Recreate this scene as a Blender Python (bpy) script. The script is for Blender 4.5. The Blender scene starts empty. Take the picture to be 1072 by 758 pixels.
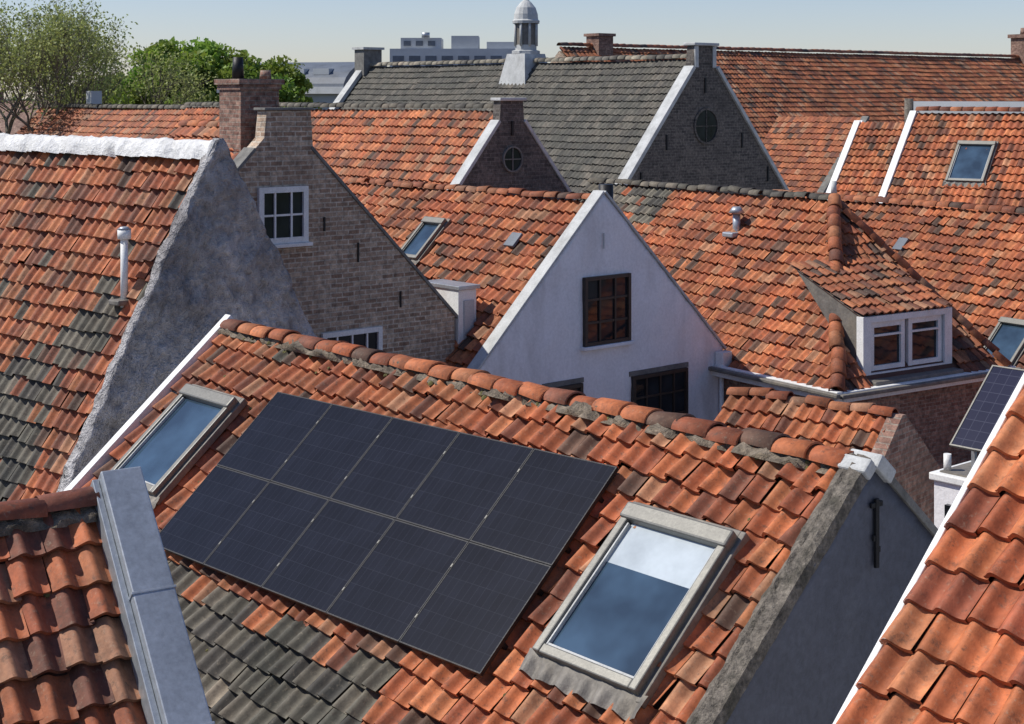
import bpy, math, random
import numpy as np
from mathutils import Vector, noise, Matrix
rnd = random.Random(7)
RNG = np.random.default_rng(11)
scene = bpy.context.scene

# ------------------------------------------------------------------ materials
def new_mat(name):
    m = bpy.data.materials.new(name); m.use_nodes = True
    nt = m.node_tree; b = nt.nodes["Principled BSDF"]
    return m, nt, b
def N(nt, t, **kw):
    n = nt.nodes.new(t)
    for k, v in kw.items(): setattr(n, k, v)
    return n
def noise_node(nt, vec, scale, detail=4, rough=0.6):
    n = N(nt, "ShaderNodeTexNoise"); n.inputs["Scale"].default_value = scale
    n.inputs["Detail"].default_value = min(detail, 4); n.inputs["Roughness"].default_value = rough
    nt.links.new(vec, n.inputs["Vector"]); return n
def ramp(nt, src, p0, c0, p1, c1):
    r = N(nt, "ShaderNodeValToRGB"); e = r.color_ramp.elements
    e[0].position = p0; e[0].color = (*c0, 1) if len(c0) == 3 else c0
    e[1].position = p1; e[1].color = (*c1, 1) if len(c1) == 3 else c1
    nt.links.new(src, r.inputs[0]); return r
def mix(nt, mode, fac, a, b):
    m = N(nt, "ShaderNodeMix", data_type='RGBA', blend_type=mode)
    for sock, v in ((m.inputs[0], fac), (m.inputs[6], a), (m.inputs[7], b)):
        if isinstance(v, (int, float)): sock.default_value = v
        elif isinstance(v, tuple): sock.default_value = (*v, 1)
        else: nt.links.new(v, sock)
    return m.outputs[2]
def bump(nt, b, h, strength, dist=0.02):
    n = N(nt, "ShaderNodeBump"); n.inputs["Strength"].default_value = strength
    n.inputs["Distance"].default_value = dist
    nt.links.new(h, n.inputs["Height"]); nt.links.new(n.outputs[0], b.inputs["Normal"])

def rough_mat(name, c, var=0.35, scale=3.0, rough=0.85, bs=0.3, metallic=0.0, stain=None, stain_amt=0.5, fine=40, bd=0.02, fvar=(.8, 1.1), stretch=.35):
    m, nt, b = new_mat(name)
    tc = N(nt, "ShaderNodeTexCoord").outputs["Object"]
    n1 = noise_node(nt, tc, scale, 6, 0.65)
    r1 = ramp(nt, n1.outputs[0], 0.3, tuple(x*(1-var) for x in c), 0.7, tuple(min(1, x*(1+var*0.6)) for x in c))
    col = r1.outputs[0]
    if stain:
        mp = N(nt, "ShaderNodeMapping"); mp.inputs["Scale"].default_value = (1, 1, stretch)
        nt.links.new(tc, mp.inputs[0])
        n3 = noise_node(nt, mp.outputs[0], scale*0.6, 8, 0.7)
        r3 = ramp(nt, n3.outputs[0], 0.5, (0, 0, 0), 0.68, (stain_amt,)*3)
        col = mix(nt, 'MIX', r3.outputs[0], col, stain)
    n2 = noise_node(nt, tc, fine, 4, 0.7)
    r2 = ramp(nt, n2.outputs[0], 0.3, (fvar[0],)*3, 0.7, (fvar[1],)*3)
    col = mix(nt, 'MULTIPLY', 1.0, col, r2.outputs[0])
    nt.links.new(col, b.inputs["Base Color"])
    b.inputs["Roughness"].default_value = rough; b.inputs["Metallic"].default_value = metallic
    if bs: bump(nt, b, n2.outputs[0], bs, bd)
    return m

def tile_mat(name, lichen=0.35):
    m, nt, b = new_mat(name)
    tc = N(nt, "ShaderNodeTexCoord").outputs["Object"]
    at = N(nt, "ShaderNodeAttribute"); at.attribute_name = "Col"
    n1 = noise_node(nt, tc, 7, 4, 0.7)
    r1 = ramp(nt, n1.outputs[0], 0.3, (0.56, 0.52, 0.49), 0.7, (1.22, 1.18, 1.12))
    c = mix(nt, 'MULTIPLY', 1.0, at.outputs["Color"], r1.outputs[0])
    n0 = noise_node(nt, tc, 0.9, 2, 0.6)
    r0 = ramp(nt, n0.outputs[0], 0.35, (0.66, 0.68, 0.68), 0.62, (1.10, 1.04, 1.0))
    c = mix(nt, 'MULTIPLY', 1.0, c, r0.outputs[0])
    n2 = noise_node(nt, tc, 24, 4, 0.75)
    r2 = ramp(nt, n2.outputs[0], 0.57, (0, 0, 0), 0.72, (lichen,)*3)
    c = mix(nt, 'MIX', r2.outputs[0], c, (0.36, 0.30, 0.21))
    n3 = noise_node(nt, tc, 13, 4, 0.8)
    r3 = ramp(nt, n3.outputs[0], 0.55, (0, 0, 0), 0.70, (0.7,)*3)
    c = mix(nt, 'MIX', r3.outputs[0], c, (0.055, 0.040, 0.028))
    nt.links.new(c, b.inputs["Base Color"]); b.inputs["Roughness"].default_value = 0.75
    bump(nt, b, n2.outputs[0], 0.35, 0.01)
    return m

def brick_mat(name, c1, c2, mortar, scale=1.0, stain=0.5, bw=.22, rh=.075, ms=.010, var=(.40, 1.5)):
    m, nt, b = new_mat(name)
    tc = N(nt, "ShaderNodeTexCoord").outputs["Object"]
    sp = N(nt, "ShaderNodeSeparateXYZ"); nt.links.new(tc, sp.inputs[0])
    ad = N(nt, "ShaderNodeMath"); ad.operation = 'ADD'
    nt.links.new(sp.outputs[0], ad.inputs[0]); nt.links.new(sp.outputs[1], ad.inputs[1])
    cb = N(nt, "ShaderNodeCombineXYZ"); nt.links.new(ad.outputs[0], cb.inputs[0]); nt.links.new(sp.outputs[2], cb.inputs[1])
    wn = noise_node(nt, tc, 2.5, 3, 0.6)
    wv = mix(nt, 'ADD', 0.03, cb.outputs[0], wn.outputs["Color"])
    br = N(nt, "ShaderNodeTexBrick")
    nt.links.new(wv, br.inputs["Vector"])
    br.inputs["Color1"].default_value = (*c1, 1); br.inputs["Color2"].default_value = (*c2, 1)
    br.inputs["Mortar"].default_value = (*mortar, 1)
    br.inputs["Scale"].default_value = scale
    br.inputs["Brick Width"].default_value = bw; br.inputs["Row Height"].default_value = rh
    br.inputs["Mortar Size"].default_value = ms; br.inputs["Mortar Smooth"].default_value = 0.2
    br.inputs["Bias"].default_value = 0.0
    n1 = noise_node(nt, tc, 9, 6, 0.75)
    r1 = ramp(nt, n1.outputs[0], 0.32, (var[0],)*3, 0.68, (var[1], var[1]*.98, var[1]*.95))
    c = mix(nt, 'MULTIPLY', 1.0, br.outputs["Color"], r1.outputs[0])
    n2 = noise_node(nt, tc, 0.8, 5, 0.7)
    r2 = ramp(nt, n2.outputs[0], 0.45, (0, 0, 0), 0.7, (stain,)*3)
    c = mix(nt, 'MIX', r2.outputs[0], c, tuple(x*0.45 for x in c1))
    nt.links.new(c, b.inputs["Base Color"]); b.inputs["Roughness"].default_value = 0.9
    iv = N(nt, "ShaderNodeMath"); iv.operation = 'SUBTRACT'; iv.inputs[0].default_value = 1.0
    nt.links.new(br.outputs["Fac"], iv.inputs[1])
    ad2 = N(nt, "ShaderNodeMath"); ad2.operation = 'ADD'
    nt.links.new(iv.outputs[0], ad2.inputs[0]); nt.links.new(n1.outputs[0], ad2.inputs[1])
    bump(nt, b, ad2.outputs[0], 0.8, 0.025)
    return m

def glass_mat(name, c, rough=0.04, ior=1.6):
    m, nt, b = new_mat(name)
    tc = N(nt, "ShaderNodeTexCoord").outputs["Object"]
    n1 = noise_node(nt, tc, 1.7, 3, 0.5)
    r1 = ramp(nt, n1.outputs[0], 0.35, tuple(x*0.6 for x in c), 0.65, tuple(x*1.35 for x in c))
    nt.links.new(r1.outputs[0], b.inputs["Base Color"])
    b.inputs["Roughness"].default_value = rough; b.inputs["IOR"].default_value = ior
    return m

M = {}
M['tile'] = tile_mat("clay_pantile", 0.36)
M['tilefar'] = tile_mat("clay_pantile_distant", 0.12)
M['under'] = rough_mat("roof_underlay", (0.10, 0.045, 0.03))
M['mortar'] = rough_mat("lime_mortar", (0.24, 0.195, 0.145), 0.6, 6, 0.95, 0.9, stain=(0.06, 0.05, 0.035), stain_amt=0.85, fine=22, bd=0.05, fvar=(.6, 1.2))
M['whitemortar'] = rough_mat("whitewashed_mortar", (0.72, 0.72, 0.71), 0.14, 4, 0.9, 0.7, stain=(0.45, 0.45, 0.43), fine=14, bd=0.06)
M['render'] = rough_mat("rough_cement_render", (0.50, 0.485, 0.485), 0.40, 1.1, 0.95, 1.0, stain=(0.18, 0.165, 0.17), stain_amt=0.8, fine=6.5, bd=0.25, fvar=(.58, 1.22), stretch=.8)
M['white'] = rough_mat("white_painted_wall", (0.82, 0.81, 0.82), 0.08, 1.2, 0.85, 0.4, stain=(0.48, 0.46, 0.45), stain_amt=0.55, fine=16, fvar=(.88, 1.05))
M['whitewood'] = rough_mat("white_painted_wood", (0.78, 0.78, 0.76), 0.10, 3, 0.5, 0.05, stain=(.5, .5, .47), stain_amt=.4)
M['bluewall'] = rough_mat("slate_blue_painted_wall", (0.078, 0.086, 0.112), 0.3, 0.9, 0.6, 0.4, stain=(0.15, 0.16, 0.19), stain_amt=0.45, fine=14, fvar=(.75, 1.15))
M['wood'] = rough_mat("weathered_board", (0.19, 0.165, 0.135), 0.6, 9, 0.9, 0.9, stain=(0.06, 0.055, 0.04), stain_amt=0.85, fine=30, bd=0.04, fvar=(.55, 1.3))
M['zinc'] = rough_mat("zinc_sheet", (0.43, 0.46, 0.49), 0.14, 1.8, 0.42, 0.08, metallic=0.55, stain=(0.27, 0.29, 0.31), stain_amt=0.5, fine=22)
M['lead'] = rough_mat("lead_flashing", (0.18, 0.165, 0.145), 0.35, 4, 0.65, 0.4, metallic=0.2, stain=(0.30, 0.26, 0.20), fine=20)
M['frame'] = rough_mat("roof_window_aluminium", (0.18, 0.175, 0.155), 0.15, 5, 0.45, 0.05, metallic=0.35)
M['brick'] = brick_mat("old_brick", (0.27, 0.175, 0.12), (0.50, 0.39, 0.29), (0.52, 0.46, 0.38), stain=.35, bw=.25, rh=.085, ms=.013, var=(.5, 1.4))
M['brickred'] = brick_mat("chimney_brick", (0.20, 0.10, 0.075), (0.34, 0.21, 0.16), (0.28, 0.23, 0.19), stain=0.7)
M['brickdark'] = brick_mat("dark_brick", (0.07, 0.062, 0.058), (0.15, 0.13, 0.115), (0.16, 0.145, 0.13), stain=0.5, bw=.3, rh=.11, ms=.014)
M['stone'] = rough_mat("coping_stone", (0.50, 0.51, 0.50), 0.2, 3, 0.8, 0.3, stain=(0.25, 0.25, 0.24))
M['greystone'] = rough_mat("grey_coping", (0.19, 0.185, 0.17), 0.4, 4, 0.9, 0.6)
M['black'] = rough_mat("black_iron", (0.02, 0.02, 0.022), 0.3, 6, 0.5, 0.2, metallic=0.5)
M['brown'] = rough_mat("dark_brown_window_wood", (0.035, 0.025, 0.02), 0.3, 6, 0.5, 0.1)
M['glass'] = glass_mat("window_glass", (0.018, 0.022, 0.026), ior=1.42)
M['skyglass'] = glass_mat("roof_window_glass", (0.035, 0.064, 0.098), 0.02, 1.85)  # reflected sky painted in: blue, mottled base colour stands in for it
M['blind'] = rough_mat("roof_window_blind", (0.44, 0.49, 0.52), 0.10, 1.2, 0.10, 0, fine=2)
M['asphalt'] = rough_mat("street_paving", (0.09, 0.08, 0.075), 0.3, 0.5, 0.9, 0.2)
M['grass'] = rough_mat("ground_earth", (0.07, 0.09, 0.04), 0.4, 0.02, 0.95, 0)
M['bark'] = rough_mat("bark", (0.17, 0.145, 0.11), 0.4, 4, 0.9, 0.5)
M['slate'] = rough_mat("slate_roof", (0.12, 0.14, 0.17), 0.3, 1.5, 0.6, 0.1)
M['concrete'] = rough_mat("pale_concrete", (0.50, 0.52, 0.53), 0.15, 0.3, 0.8, 0.1)
M['moss'] = rough_mat("moss", (0.12, 0.11, 0.035), 0.6, 9, 0.95, 0.6)

def leaf_mat(name):
    m, nt, b = new_mat(name)
    at = N(nt, "ShaderNodeAttribute"); at.attribute_name = "Col"
    nt.links.new(at.outputs["Color"], b.inputs["Base Color"]); b.inputs["Roughness"].default_value = 0.6
    tr = N(nt, "ShaderNodeBsdfTranslucent"); nt.links.new(at.outputs["Color"], tr.inputs[0])
    mx = N(nt, "ShaderNodeMixShader"); mx.inputs[0].default_value = 0.4
    nt.links.new(b.outputs[0], mx.inputs[1]); nt.links.new(tr.outputs[0], mx.inputs[2])
    nt.links.new(mx.outputs[0], nt.nodes["Material Output"].inputs[0])
    return m
M['leaf'] = leaf_mat("foliage")

def panel_mat():
    m, nt, b = new_mat("solar_cell_glass")
    tc = N(nt, "ShaderNodeTexCoord").outputs["UV"]
    br = N(nt, "ShaderNodeTexBrick"); br.offset = 0.0
    nt.links.new(tc, br.inputs["Vector"])
    br.inputs["Color1"].default_value = (0.006, 0.0065, 0.011, 1); br.inputs["Color2"].default_value = (0.008, 0.009, 0.015, 1)
    br.inputs["Mortar"].default_value = (0.021, 0.023, 0.031, 1)
    br.inputs["Scale"].default_value = 1.0
    br.inputs["Brick Width"].default_value = 0.0895; br.inputs["Row Height"].default_value = 0.181
    br.inputs["Mortar Size"].default_value = 0.0020
    n = noise_node(nt, tc, 2.0, 5, 0.6)
    r = ramp(nt, n.outputs[0], 0.35, (0.85,)*3, 0.7, (1.4,)*3)
    c = mix(nt, 'MULTIPLY', 1.0, br.outputs["Color"], r.outputs[0])
    nt.links.new(c, b.inputs["Base Color"]); b.inputs["Roughness"].default_value = 0.26
    b.inputs["IOR"].default_value = 1.25
    return m
M['panel'] = panel_mat()

# ------------------------------------------------------------------ helpers
def group(name, x, y, rot=0.0, z=0.0):
    e = bpy.data.objects.new(name, None); e.empty_display_size = 0.5
    e.location = (x, y, z); e.rotation_euler = (0, 0, math.radians(rot))
    scene.collection.objects.link(e); return e
def mk(name, verts, faces, mat, parent=None, smooth=False):
    me = bpy.data.meshes.new(name); me.from_pydata([tuple(v) for v in verts], [], faces); me.update()
    o = bpy.data.objects.new(name, me); scene.collection.objects.link(o)
    if mat: me.materials.append(mat)
    if parent: o.parent = parent
    if smooth:
        for p in me.polygons: p.use_smooth = True
    return o
ID = (Vector((0, 0, 0)), Vector((1, 0, 0)), Vector((0, 1, 0)), Vector((0, 0, 1)))
def boxes(name, lst, mat, parent, fr=ID, bevel=0.0):
    O, A, S, Nn = fr; vs = []; fs = []
    flip = A.cross(S).dot(Nn) < 0
    for (a0, a1, s0, s1, n0, n1) in lst:
        k = len(vs)
        for n_ in (n0, n1):
            for (a, s) in ((a0, s0), (a1, s0), (a1, s1), (a0, s1)):
                vs.append(O + A*a + S*s + Nn*n_)
        q = [(0, 3, 2, 1), (4, 5, 6, 7), (0, 1, 5, 4), (1, 2, 6, 5), (2, 3, 7, 6), (3, 0, 4, 7)]
        for f in q:
            f = tuple(k+i for i in f)
            fs.append(f[::-1] if flip else f)
    o = mk(name, vs, fs, mat, parent)
    if bevel:
        b = o.modifiers.new("b", 'BEVEL'); b.width = bevel; b.segments = 2
    return o
def cyl(name, p0, p1, r0, r1, mat, parent, n=16, caps=True):
    p0 = Vector(p0); p1 = Vector(p1); d = (p1-p0).normalized()
    u = d.orthogonal().normalized(); w = d.cross(u)
    vs = []; fs = []
    for p, r in ((p0, r0), (p1, r1)):
        for i in range(n):
            t = 2*math.pi*i/n; vs.append(p+(u*math.cos(t)+w*math.sin(t))*r)
    for i in range(n): fs.append((i, (i+1) % n, n+(i+1) % n, n+i))
    if caps: fs.append(tuple(range(n))[::-1]); fs.append(tuple(range(n, 2*n)))
    o = mk(name, vs, fs, mat, parent)
    for p in o.data.polygons: p.use_smooth = len(p.vertices) == 4
    return o
def lathe(name, cx, cy, prof, mat, parent, n=20):
    vs = []; fs = []
    for (r, z) in prof:
        for i in range(n):
            t = 2*math.pi*i/n+math.pi/n; vs.append((cx+r*math.cos(t), cy+r*math.sin(t), z))
    for j in range(len(prof)-1):
        for i in range(n):
            fs.append((j*n+i, j*n+(i+1) % n, (j+1)*n+(i+1) % n, (j+1)*n+i))
    return mk(name, vs, fs, mat, parent)

ORANGE = np.array([(.47, .152, .058), (.41, .120, .046), (.51, .19, .078), (.32, .093, .040), (.21, .075, .042), (.44, .22, .12), (.12, .065, .043)])
OW = np.array([.25, .22, .15, .14, .10, .08, .06])
BRIGHT = np.array([(.56, .185, .072), (.50, .152, .058), (.58, .225, .10), (.44, .125, .05), (.32, .095, .048)])
BW = np.array([.3, .28, .17, .15, .10])
GREY = np.array([(.13, .125, .10), (.19, .18, .145), (.085, .082, .072), (.15, .14, .11), (.24, .215, .17)])
GW = np.array([.3, .2, .25, .15, .1])
def pick(P, w, n): return P[RNG.choice(len(P), n, p=w/w.sum())]*RNG.uniform(0.78, 1.16, (n, 1))
def c_orange(a, s): return pick(ORANGE, OW, len(a))
def c_bright(a, s): return pick(BRIGHT, BW, len(a))
def c_grey(a, s): return pick(GREY, GW, len(a))*0.85
def c_dull(a, s):
    return pick(ORANGE, OW, len(a))*np.array([.84, .88, .94])
def zone(cond, p=0.93):
    def f(a, s):
        c = c_orange(a, s); g = c_grey(a, s)
        m = cond(a, s) & (RNG.random(len(a)) < p)
        m |= RNG.random(len(a)) < 0.02
        c[m] = g[m]; return c
    return f

def in_poly(px, py, poly):
    ins = np.zeros(len(px), bool); n = len(poly)
    for i in range(n):
        x0, y0 = poly[i]; x1, y1 = poly[(i+1) % n]
        if y0 == y1: continue
        c = ((y0 > py) != (y1 > py)) & (px < (x1-x0)*(py-y0)/(y1-y0)+x0)
        ins ^= c
    return ins

def tiles(name, parent, O, A, S, La, Ls, colfn=c_orange, tw=.215, tl=.29, nu=8, amp=.080, poly=None, holes=(), mat='tile', jit=1.0, sag=.03, lift=.055):
    O = np.array(O, float); A = np.array(A, float); A /= np.linalg.norm(A); S = np.array(S, float); S /= np.linalg.norm(S)
    Nn = np.cross(A, S)
    if Nn[2] < 0: Nn = -Nn
    na = max(1, round(La/tw)); tw = La/na; ns = max(1, round(Ls/tl)); tl = Ls/ns
    ai, si = np.meshgrid(np.arange(na), np.arange(ns)); ai = ai.ravel(); si = si.ravel()
    a0 = ai*tw; s0 = si*tl; ca = a0+tw/2; cs = s0+tl/2
    keep = np.ones(len(ca), bool)
    if poly is not None: keep &= in_poly(ca, cs, poly)
    for (h0, h1, h2, h3) in holes: keep &= ~((ca > h0) & (ca < h1) & (cs > h2) & (cs < h3))
    a0 = a0[keep]; s0 = s0[keep]; ca = ca[keep]; cs = cs[keep]; cidx = ai[keep]; n = len(a0)
    col = colfn(ca, cs)
    u = np.linspace(-0.03, 1.07, nu+1)
    cc = 0.5+0.5*np.cos(2*np.pi*(u-0.36))
    prof = amp*cc**1.35
    ph = RNG.uniform(0, 6.28, 4)
    zj = RNG.normal(0, .004*jit, n); tj = RNG.normal(0, .004*jit, n); sj = RNG.normal(0, .009*jit, n); aj = RNG.normal(0, .003*jit, n); rj = RNG.normal(0, .0055*jit, n)
    colj = RNG.normal(0, .006*jit, na)[cidx]
    lj = RNG.normal(0, .007*jit, n)
    odd = RNG.random(n) < .015*jit
    rj[odd] *= 2; sj[odd] *= 2
    sagf = lambda a, s: sag*(np.sin(a*0.55+ph[0])*np.sin(s*0.5+ph[1])+0.45*np.sin(a*1.5+ph[2])*np.cos(s*1.3+ph[3]))
    V = np.zeros((n, 4, nu+1, 3))
    for k, (v, z) in enumerate([(-0.02, 0.0), (1.10, lift), (1.105, lift), (1.10, lift-0.036)]):
        aa = a0[:, None]+tw*u[None, :]+aj[:, None]+colj[:, None]+rj[:, None]*v
        ss = (s0+v*tl+sj)[:, None]+0*aa+(cc*0.012)[None, :]
        nn = prof[None, :]*(0.92 if v < .5 else 1.0)+z+zj[:, None]+(lj[:, None] if v > .5 else 0)+tj[:, None]*(u[None, :]-.5)*2+sagf(ca, cs)[:, None]
        V[:, k] = O+aa[..., None]*A+ss[..., None]*S+nn[..., None]*Nn
    V = V.reshape(-1, 3)
    w = nu+1; base = (np.arange(n)*4*w)[:, None]
    j = np.arange(nu)[None, :]
    F = []
    for r0, r1 in ((0, 1), (2, 3)):
        F.append(np.stack([base+r0*w+j, base+r0*w+j+1, base+r1*w+j+1, base+r1*w+j], -1).reshape(-1, 4))
    F = np.concatenate(F)
    me = bpy.data.meshes.new(name)
    me.vertices.add(len(V)); me.vertices.foreach_set("co", V.ravel())
    me.loops.add(F.size); me.loops.foreach_set("vertex_index", F.ravel().astype(np.int32))
    me.polygons.add(len(F)); me.polygons.foreach_set("loop_start", np.arange(0, F.size, 4, dtype=np.int32))
    me.polygons.foreach_set("use_smooth", np.ones(len(F), bool))
    me.update(calc_edges=True)
    ca_ = me.color_attributes.new("Col", 'FLOAT_COLOR', 'POINT')
    C = np.ones((len(V), 4)); C[:, :3] = np.repeat(col, 4*w, axis=0)
    ca_.data.foreach_set("color", C.ravel())
    me.materials.append(M[mat])
    o = bpy.data.objects.new(name, me); scene.collection.objects.link(o); o.parent = parent
    pl = poly if poly is not None else [(0.02, 0), (La-0.02, 0), (La-0.02, Ls), (0.02, Ls)]
    vs = [tuple(O+A*p[0]+S*p[1]-Nn*0.045) for p in pl]
    mk(name+"_underlay", vs, [tuple(range(len(vs)))], M['under'], parent)
    return o

def caps(name, parent, p0, p1, r=.12, step=.36, colfn=c_orange, mat='tile', nseg=8, mortar=True, jit=1.0, gap_drop=.02, updir=Vector((0, 0, 1)), wide=1.1):
    p0 = Vector(p0); p1 = Vector(p1); L = (p1-p0).length; d = (p1-p0).normalized()
    side = d.cross(updir).normalized(); up = side.cross(d).normalized()
    n = max(1, round(L/step)); step = L/n
    vs = []; fs = []; cols = []
    col = colfn(np.arange(n), np.arange(n))
    for i in range(n):
        off = side*rnd.gauss(0, .010*jit)+up*rnd.gauss(0, .007*jit); yaw = rnd.gauss(0, .012*jit); pit = rnd.gauss(0, .009*jit)
        k = len(vs)
        for (v, rr) in ((-.02, r*.90), (1.07, r*1.04), (1.07, r*.86)):
            for j in range(nseg+1):
                t = math.pi*j/nseg
                vs.append(p0+d*(i+v)*step+off+side*(yaw*(v-.5))+up*(pit*(v-.5))+side*(math.cos(t)*rr*wide)+up*(math.sin(t)*rr-gap_drop))
                cols.append((*col[i], 1))
        w = nseg+1
        for q in (0, 1):
            for j in range(nseg): fs.append((k+q*w+j, k+q*w+j+1, k+(q+1)*w+j+1, k+(q+1)*w+j))
    o = mk(name, vs, fs, M[mat], parent, smooth=True)
    ca_ = o.data.color_attributes.new("Col", 'FLOAT_COLOR', 'POINT')
    ca_.data.foreach_set("color", np.array(cols).ravel())
    return o

def lumpy(name, parent, p0, p1, half, h, mat, seg=.07, amp=.03, side=None, up=Vector((0, 0, 1))):
    p0 = Vector(p0); p1 = Vector(p1); L = (p1-p0).length; d = (p1-p0).normalized()
    side = side or d.cross(up).normalized(); n = max(2, int(L/seg)); vs = []; fs = []
    sec = [(-1, -.9), (-.85, -.1), (-.4, .8), (0, 1), (.4, .8), (.85, -.1), (1, -.9)]
    for i in range(n+1):
        p = p0+d*(L*i/n)
        for (a, b) in sec:
            q = p+side*(a*half)+up*(b*h)
            nz = noise.noise(q*3.1)*amp+noise.noise(q*11)*amp*.9
            vs.append(q+side*(a*nz*2.8)+up*nz)
    w = len(sec)
    for i in range(n):
        for j in range(w-1): fs.append((i*w+j, i*w+j+1, (i+1)*w+j+1, (i+1)*w+j))
    fs.append(tuple(range(w))); fs.append(tuple(range(n*w, n*w+w)))
    return mk(name, vs, fs, mat, parent, smooth=True)

def gable_wall(name, parent, x0, x1, y0, y1, z0, top, mat, amp=0.0, ny=40, nz=20, fr=1.3):
    ys = [y0+(y1-y0)*i/ny for i in range(ny+1)]
    vs = []; fs = []; w = nz+1
    for xf in (x1, x0):
        for y in ys:
            for j in range(w):
                z = z0+(top(y)-z0)*(j/nz)
                q = Vector((xf, y, z))
                dx = (noise.noise(q*fr)*1.0+noise.noise(q*fr*2.7)*.7+noise.noise(q*fr*6)*.5)*amp
                dz = (noise.noise(Vector((3, y*2.1, 7)))*amp*0.8) if j == nz else 0
                vs.append((xf+dx, y, z+dz))
    H = (ny+1)*w
    for i in range(ny):
        for j in range(nz):
            k = i*w+j
            fs.append((k, k+w, k+w+1, k+1)); fs.append((H+k, H+k+1, H+k+w+1, H+k+w))
        k = i*w+nz; fs.append((k, k+w, H+k+w, H+k))
    for j in range(nz):
        fs.append((j, j+1, H+j+1, H+j)); k = ny*w+j; fs.append((k, H+k, H+k+1, k+1))
    return mk(name, vs, fs, mat, parent, smooth=amp > 0.01)

def prism(name, parent, x0, x1, yf, yb, zr, tf, tb, z0, mat, drop=.10):
    P = [(-yf, z0), (-yf, zr-tf*yf-drop), (0, zr-drop), (yb, zr-tb*yb-drop), (yb, z0)]
    vs = [(x0, y, z) for y, z in P]+[(x1, y, z) for y, z in P]
    fs = [(0, 1, 2, 3, 4), (9, 8, 7, 6, 5)]+[(i, 5+i, 5+(i+1) % 5, (i+1) % 5) for i in range(5)]
    return mk(name, vs, fs, mat, parent)

def slope_fr(x, zr, t, front=True):
    c = 1/math.sqrt(1+t*t); s = t*c; sg = -1 if front else 1
    return (Vector((x, 0, zr)), Vector((1, 0, 0)), Vector((0, sg*c, -s)), Vector((0, sg*s, c)))

def window(name, parent, x, yc, zc, w, h, nx, nz, fm, gm, fw=.07, mw=.03, sill=None, reveal=None):
    y0, y1, z0, z1 = yc-w/2, yc+w/2, zc-h/2, zc+h/2
    L = [(x-.02, x+.07, y0, y0+fw, z0, z1), (x-.02, x+.07, y1-fw, y1, z0, z1),
         (x-.02, x+.067, y0+fw, y1-fw, z1-fw, z1), (x-.02, x+.067, y0+fw, y1-fw, z0, z0+fw)]
    for i in range(1, nx):
        y = y0+w*i/nx; L.append((x-.02, x+.05, y-mw/2, y+mw/2, z0+fw, z1-fw))
    for j in range(1, nz):
        z = z0+h*j/nz; L.append((x-.02, x+.046, y0+fw, y1-fw, z-mw/2, z+mw/2))
    o = boxes(name, L, fm, parent)
    boxes(name+"_glass", [(x-.01, x+.016, y0+fw*.5, y1-fw*.5, z0+fw*.5, z1-fw*.5)], gm, parent)
    if sill: boxes(name+"_sill", [(x-.02, x+.12, y0-.06, y1+.06, z0-.07, z0-.004)], sill, parent, bevel=.01)
    if reveal: boxes(name+"_lintel", [(x-.02, x+.02, y0-.06, y1+.06, z1+.003, z1+.10)], reveal, parent)
    return o

def skylight(name, parent, fr, a0, a1, s0, s1, big=True, blind=False):
    w = .08 if big else .07
    boxes(name+"_flashing", [(a0-.05, a0+.01, s0-.08, s1+.05, .015, .10), (a1-.01, a1+.05, s0-.08, s1+.05, .015, .10), (a0, a1, s0-.08, s0+.02, .015, .105)], M['lead'], parent, fr, .01)
    boxes(name+"_frame", [(a0, a0+w, s0, s1, .0, .17), (a1-w, a1, s0, s1, .0, .17), (a0+w, a1-w, s1-w*1.1, s1, .0, .165)], M['frame'], parent, fr, .012)
    boxes(name+"_hood", [(a0-.01, a1+.01, s0-.02, s0+.14, .0, .195)], M['frame'], parent, fr, .02)
    i = .022
    boxes(name+"_sash", [(a0+w+.004, a0+w+i, s0+.16, s1-w*1.1-.004, .0, .145), (a1-w-i, a1-w-.004, s0+.16, s1-w*1.1-.004, .0, .145), (a0+w+i, a1-w-i, s1-w*1.1-i, s1-w*1.1-.004, .0, .14)], M['stone'] if big else M['frame'], parent, fr)
    ga0, ga1, gs0, gs1 = a0+w+i, a1-w-i, s0+.13, s1-w*1.1-i
    if blind:
        sm = gs0+(gs1-gs0)*.33
        boxes(name+"_blind", [(ga0, ga1, gs0, sm, .0, .108)], M['blind'], parent, fr)
        boxes(name+"_glass", [(ga0, ga1, sm, gs1, .0, .11)], M['skyglass'], parent, fr)
    else:
        boxes(name+"_glass", [(ga0, ga1, gs0, gs1, .0, .11)], M['skyglass'], parent, fr)
    O, A, S, Nn = fr; n = 60; vs = []; fs = []
    for k in range(6):
        for j in range(n+1):
            a = a0-.08+(a1-a0+.16)*j/n; s = s1-.02+k*.040
            vs.append(O+A*a+S*(s+.012*math.sin(a*19))+Nn*(.10+.028*math.cos(2*math.pi*a/.215)*min(1, k/3)-.006*k+rnd.gauss(0, .003)))
    for k in range(5):
        for j in range(n): fs.append((k*(n+1)+j, k*(n+1)+j+1, (k+1)*(n+1)+j+1, (k+1)*(n+1)+j))
    mk(name+"_apron", vs, fs, M['lead'], parent, smooth=True)

def coping(name, parent, x0, x1, zr, t, yf, yb, mat, th=.10, pier=0.0):
    for nm, front, yy in (("front", True, yf), ("back", False, yb)):
        fr = slope_fr(0, zr, t, front); k = math.sqrt(1+t*t)
        boxes(name+"_"+nm, [(x0, x1, pier*k, yy*k, 0.0, th)], mat, parent, fr, .012)

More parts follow.
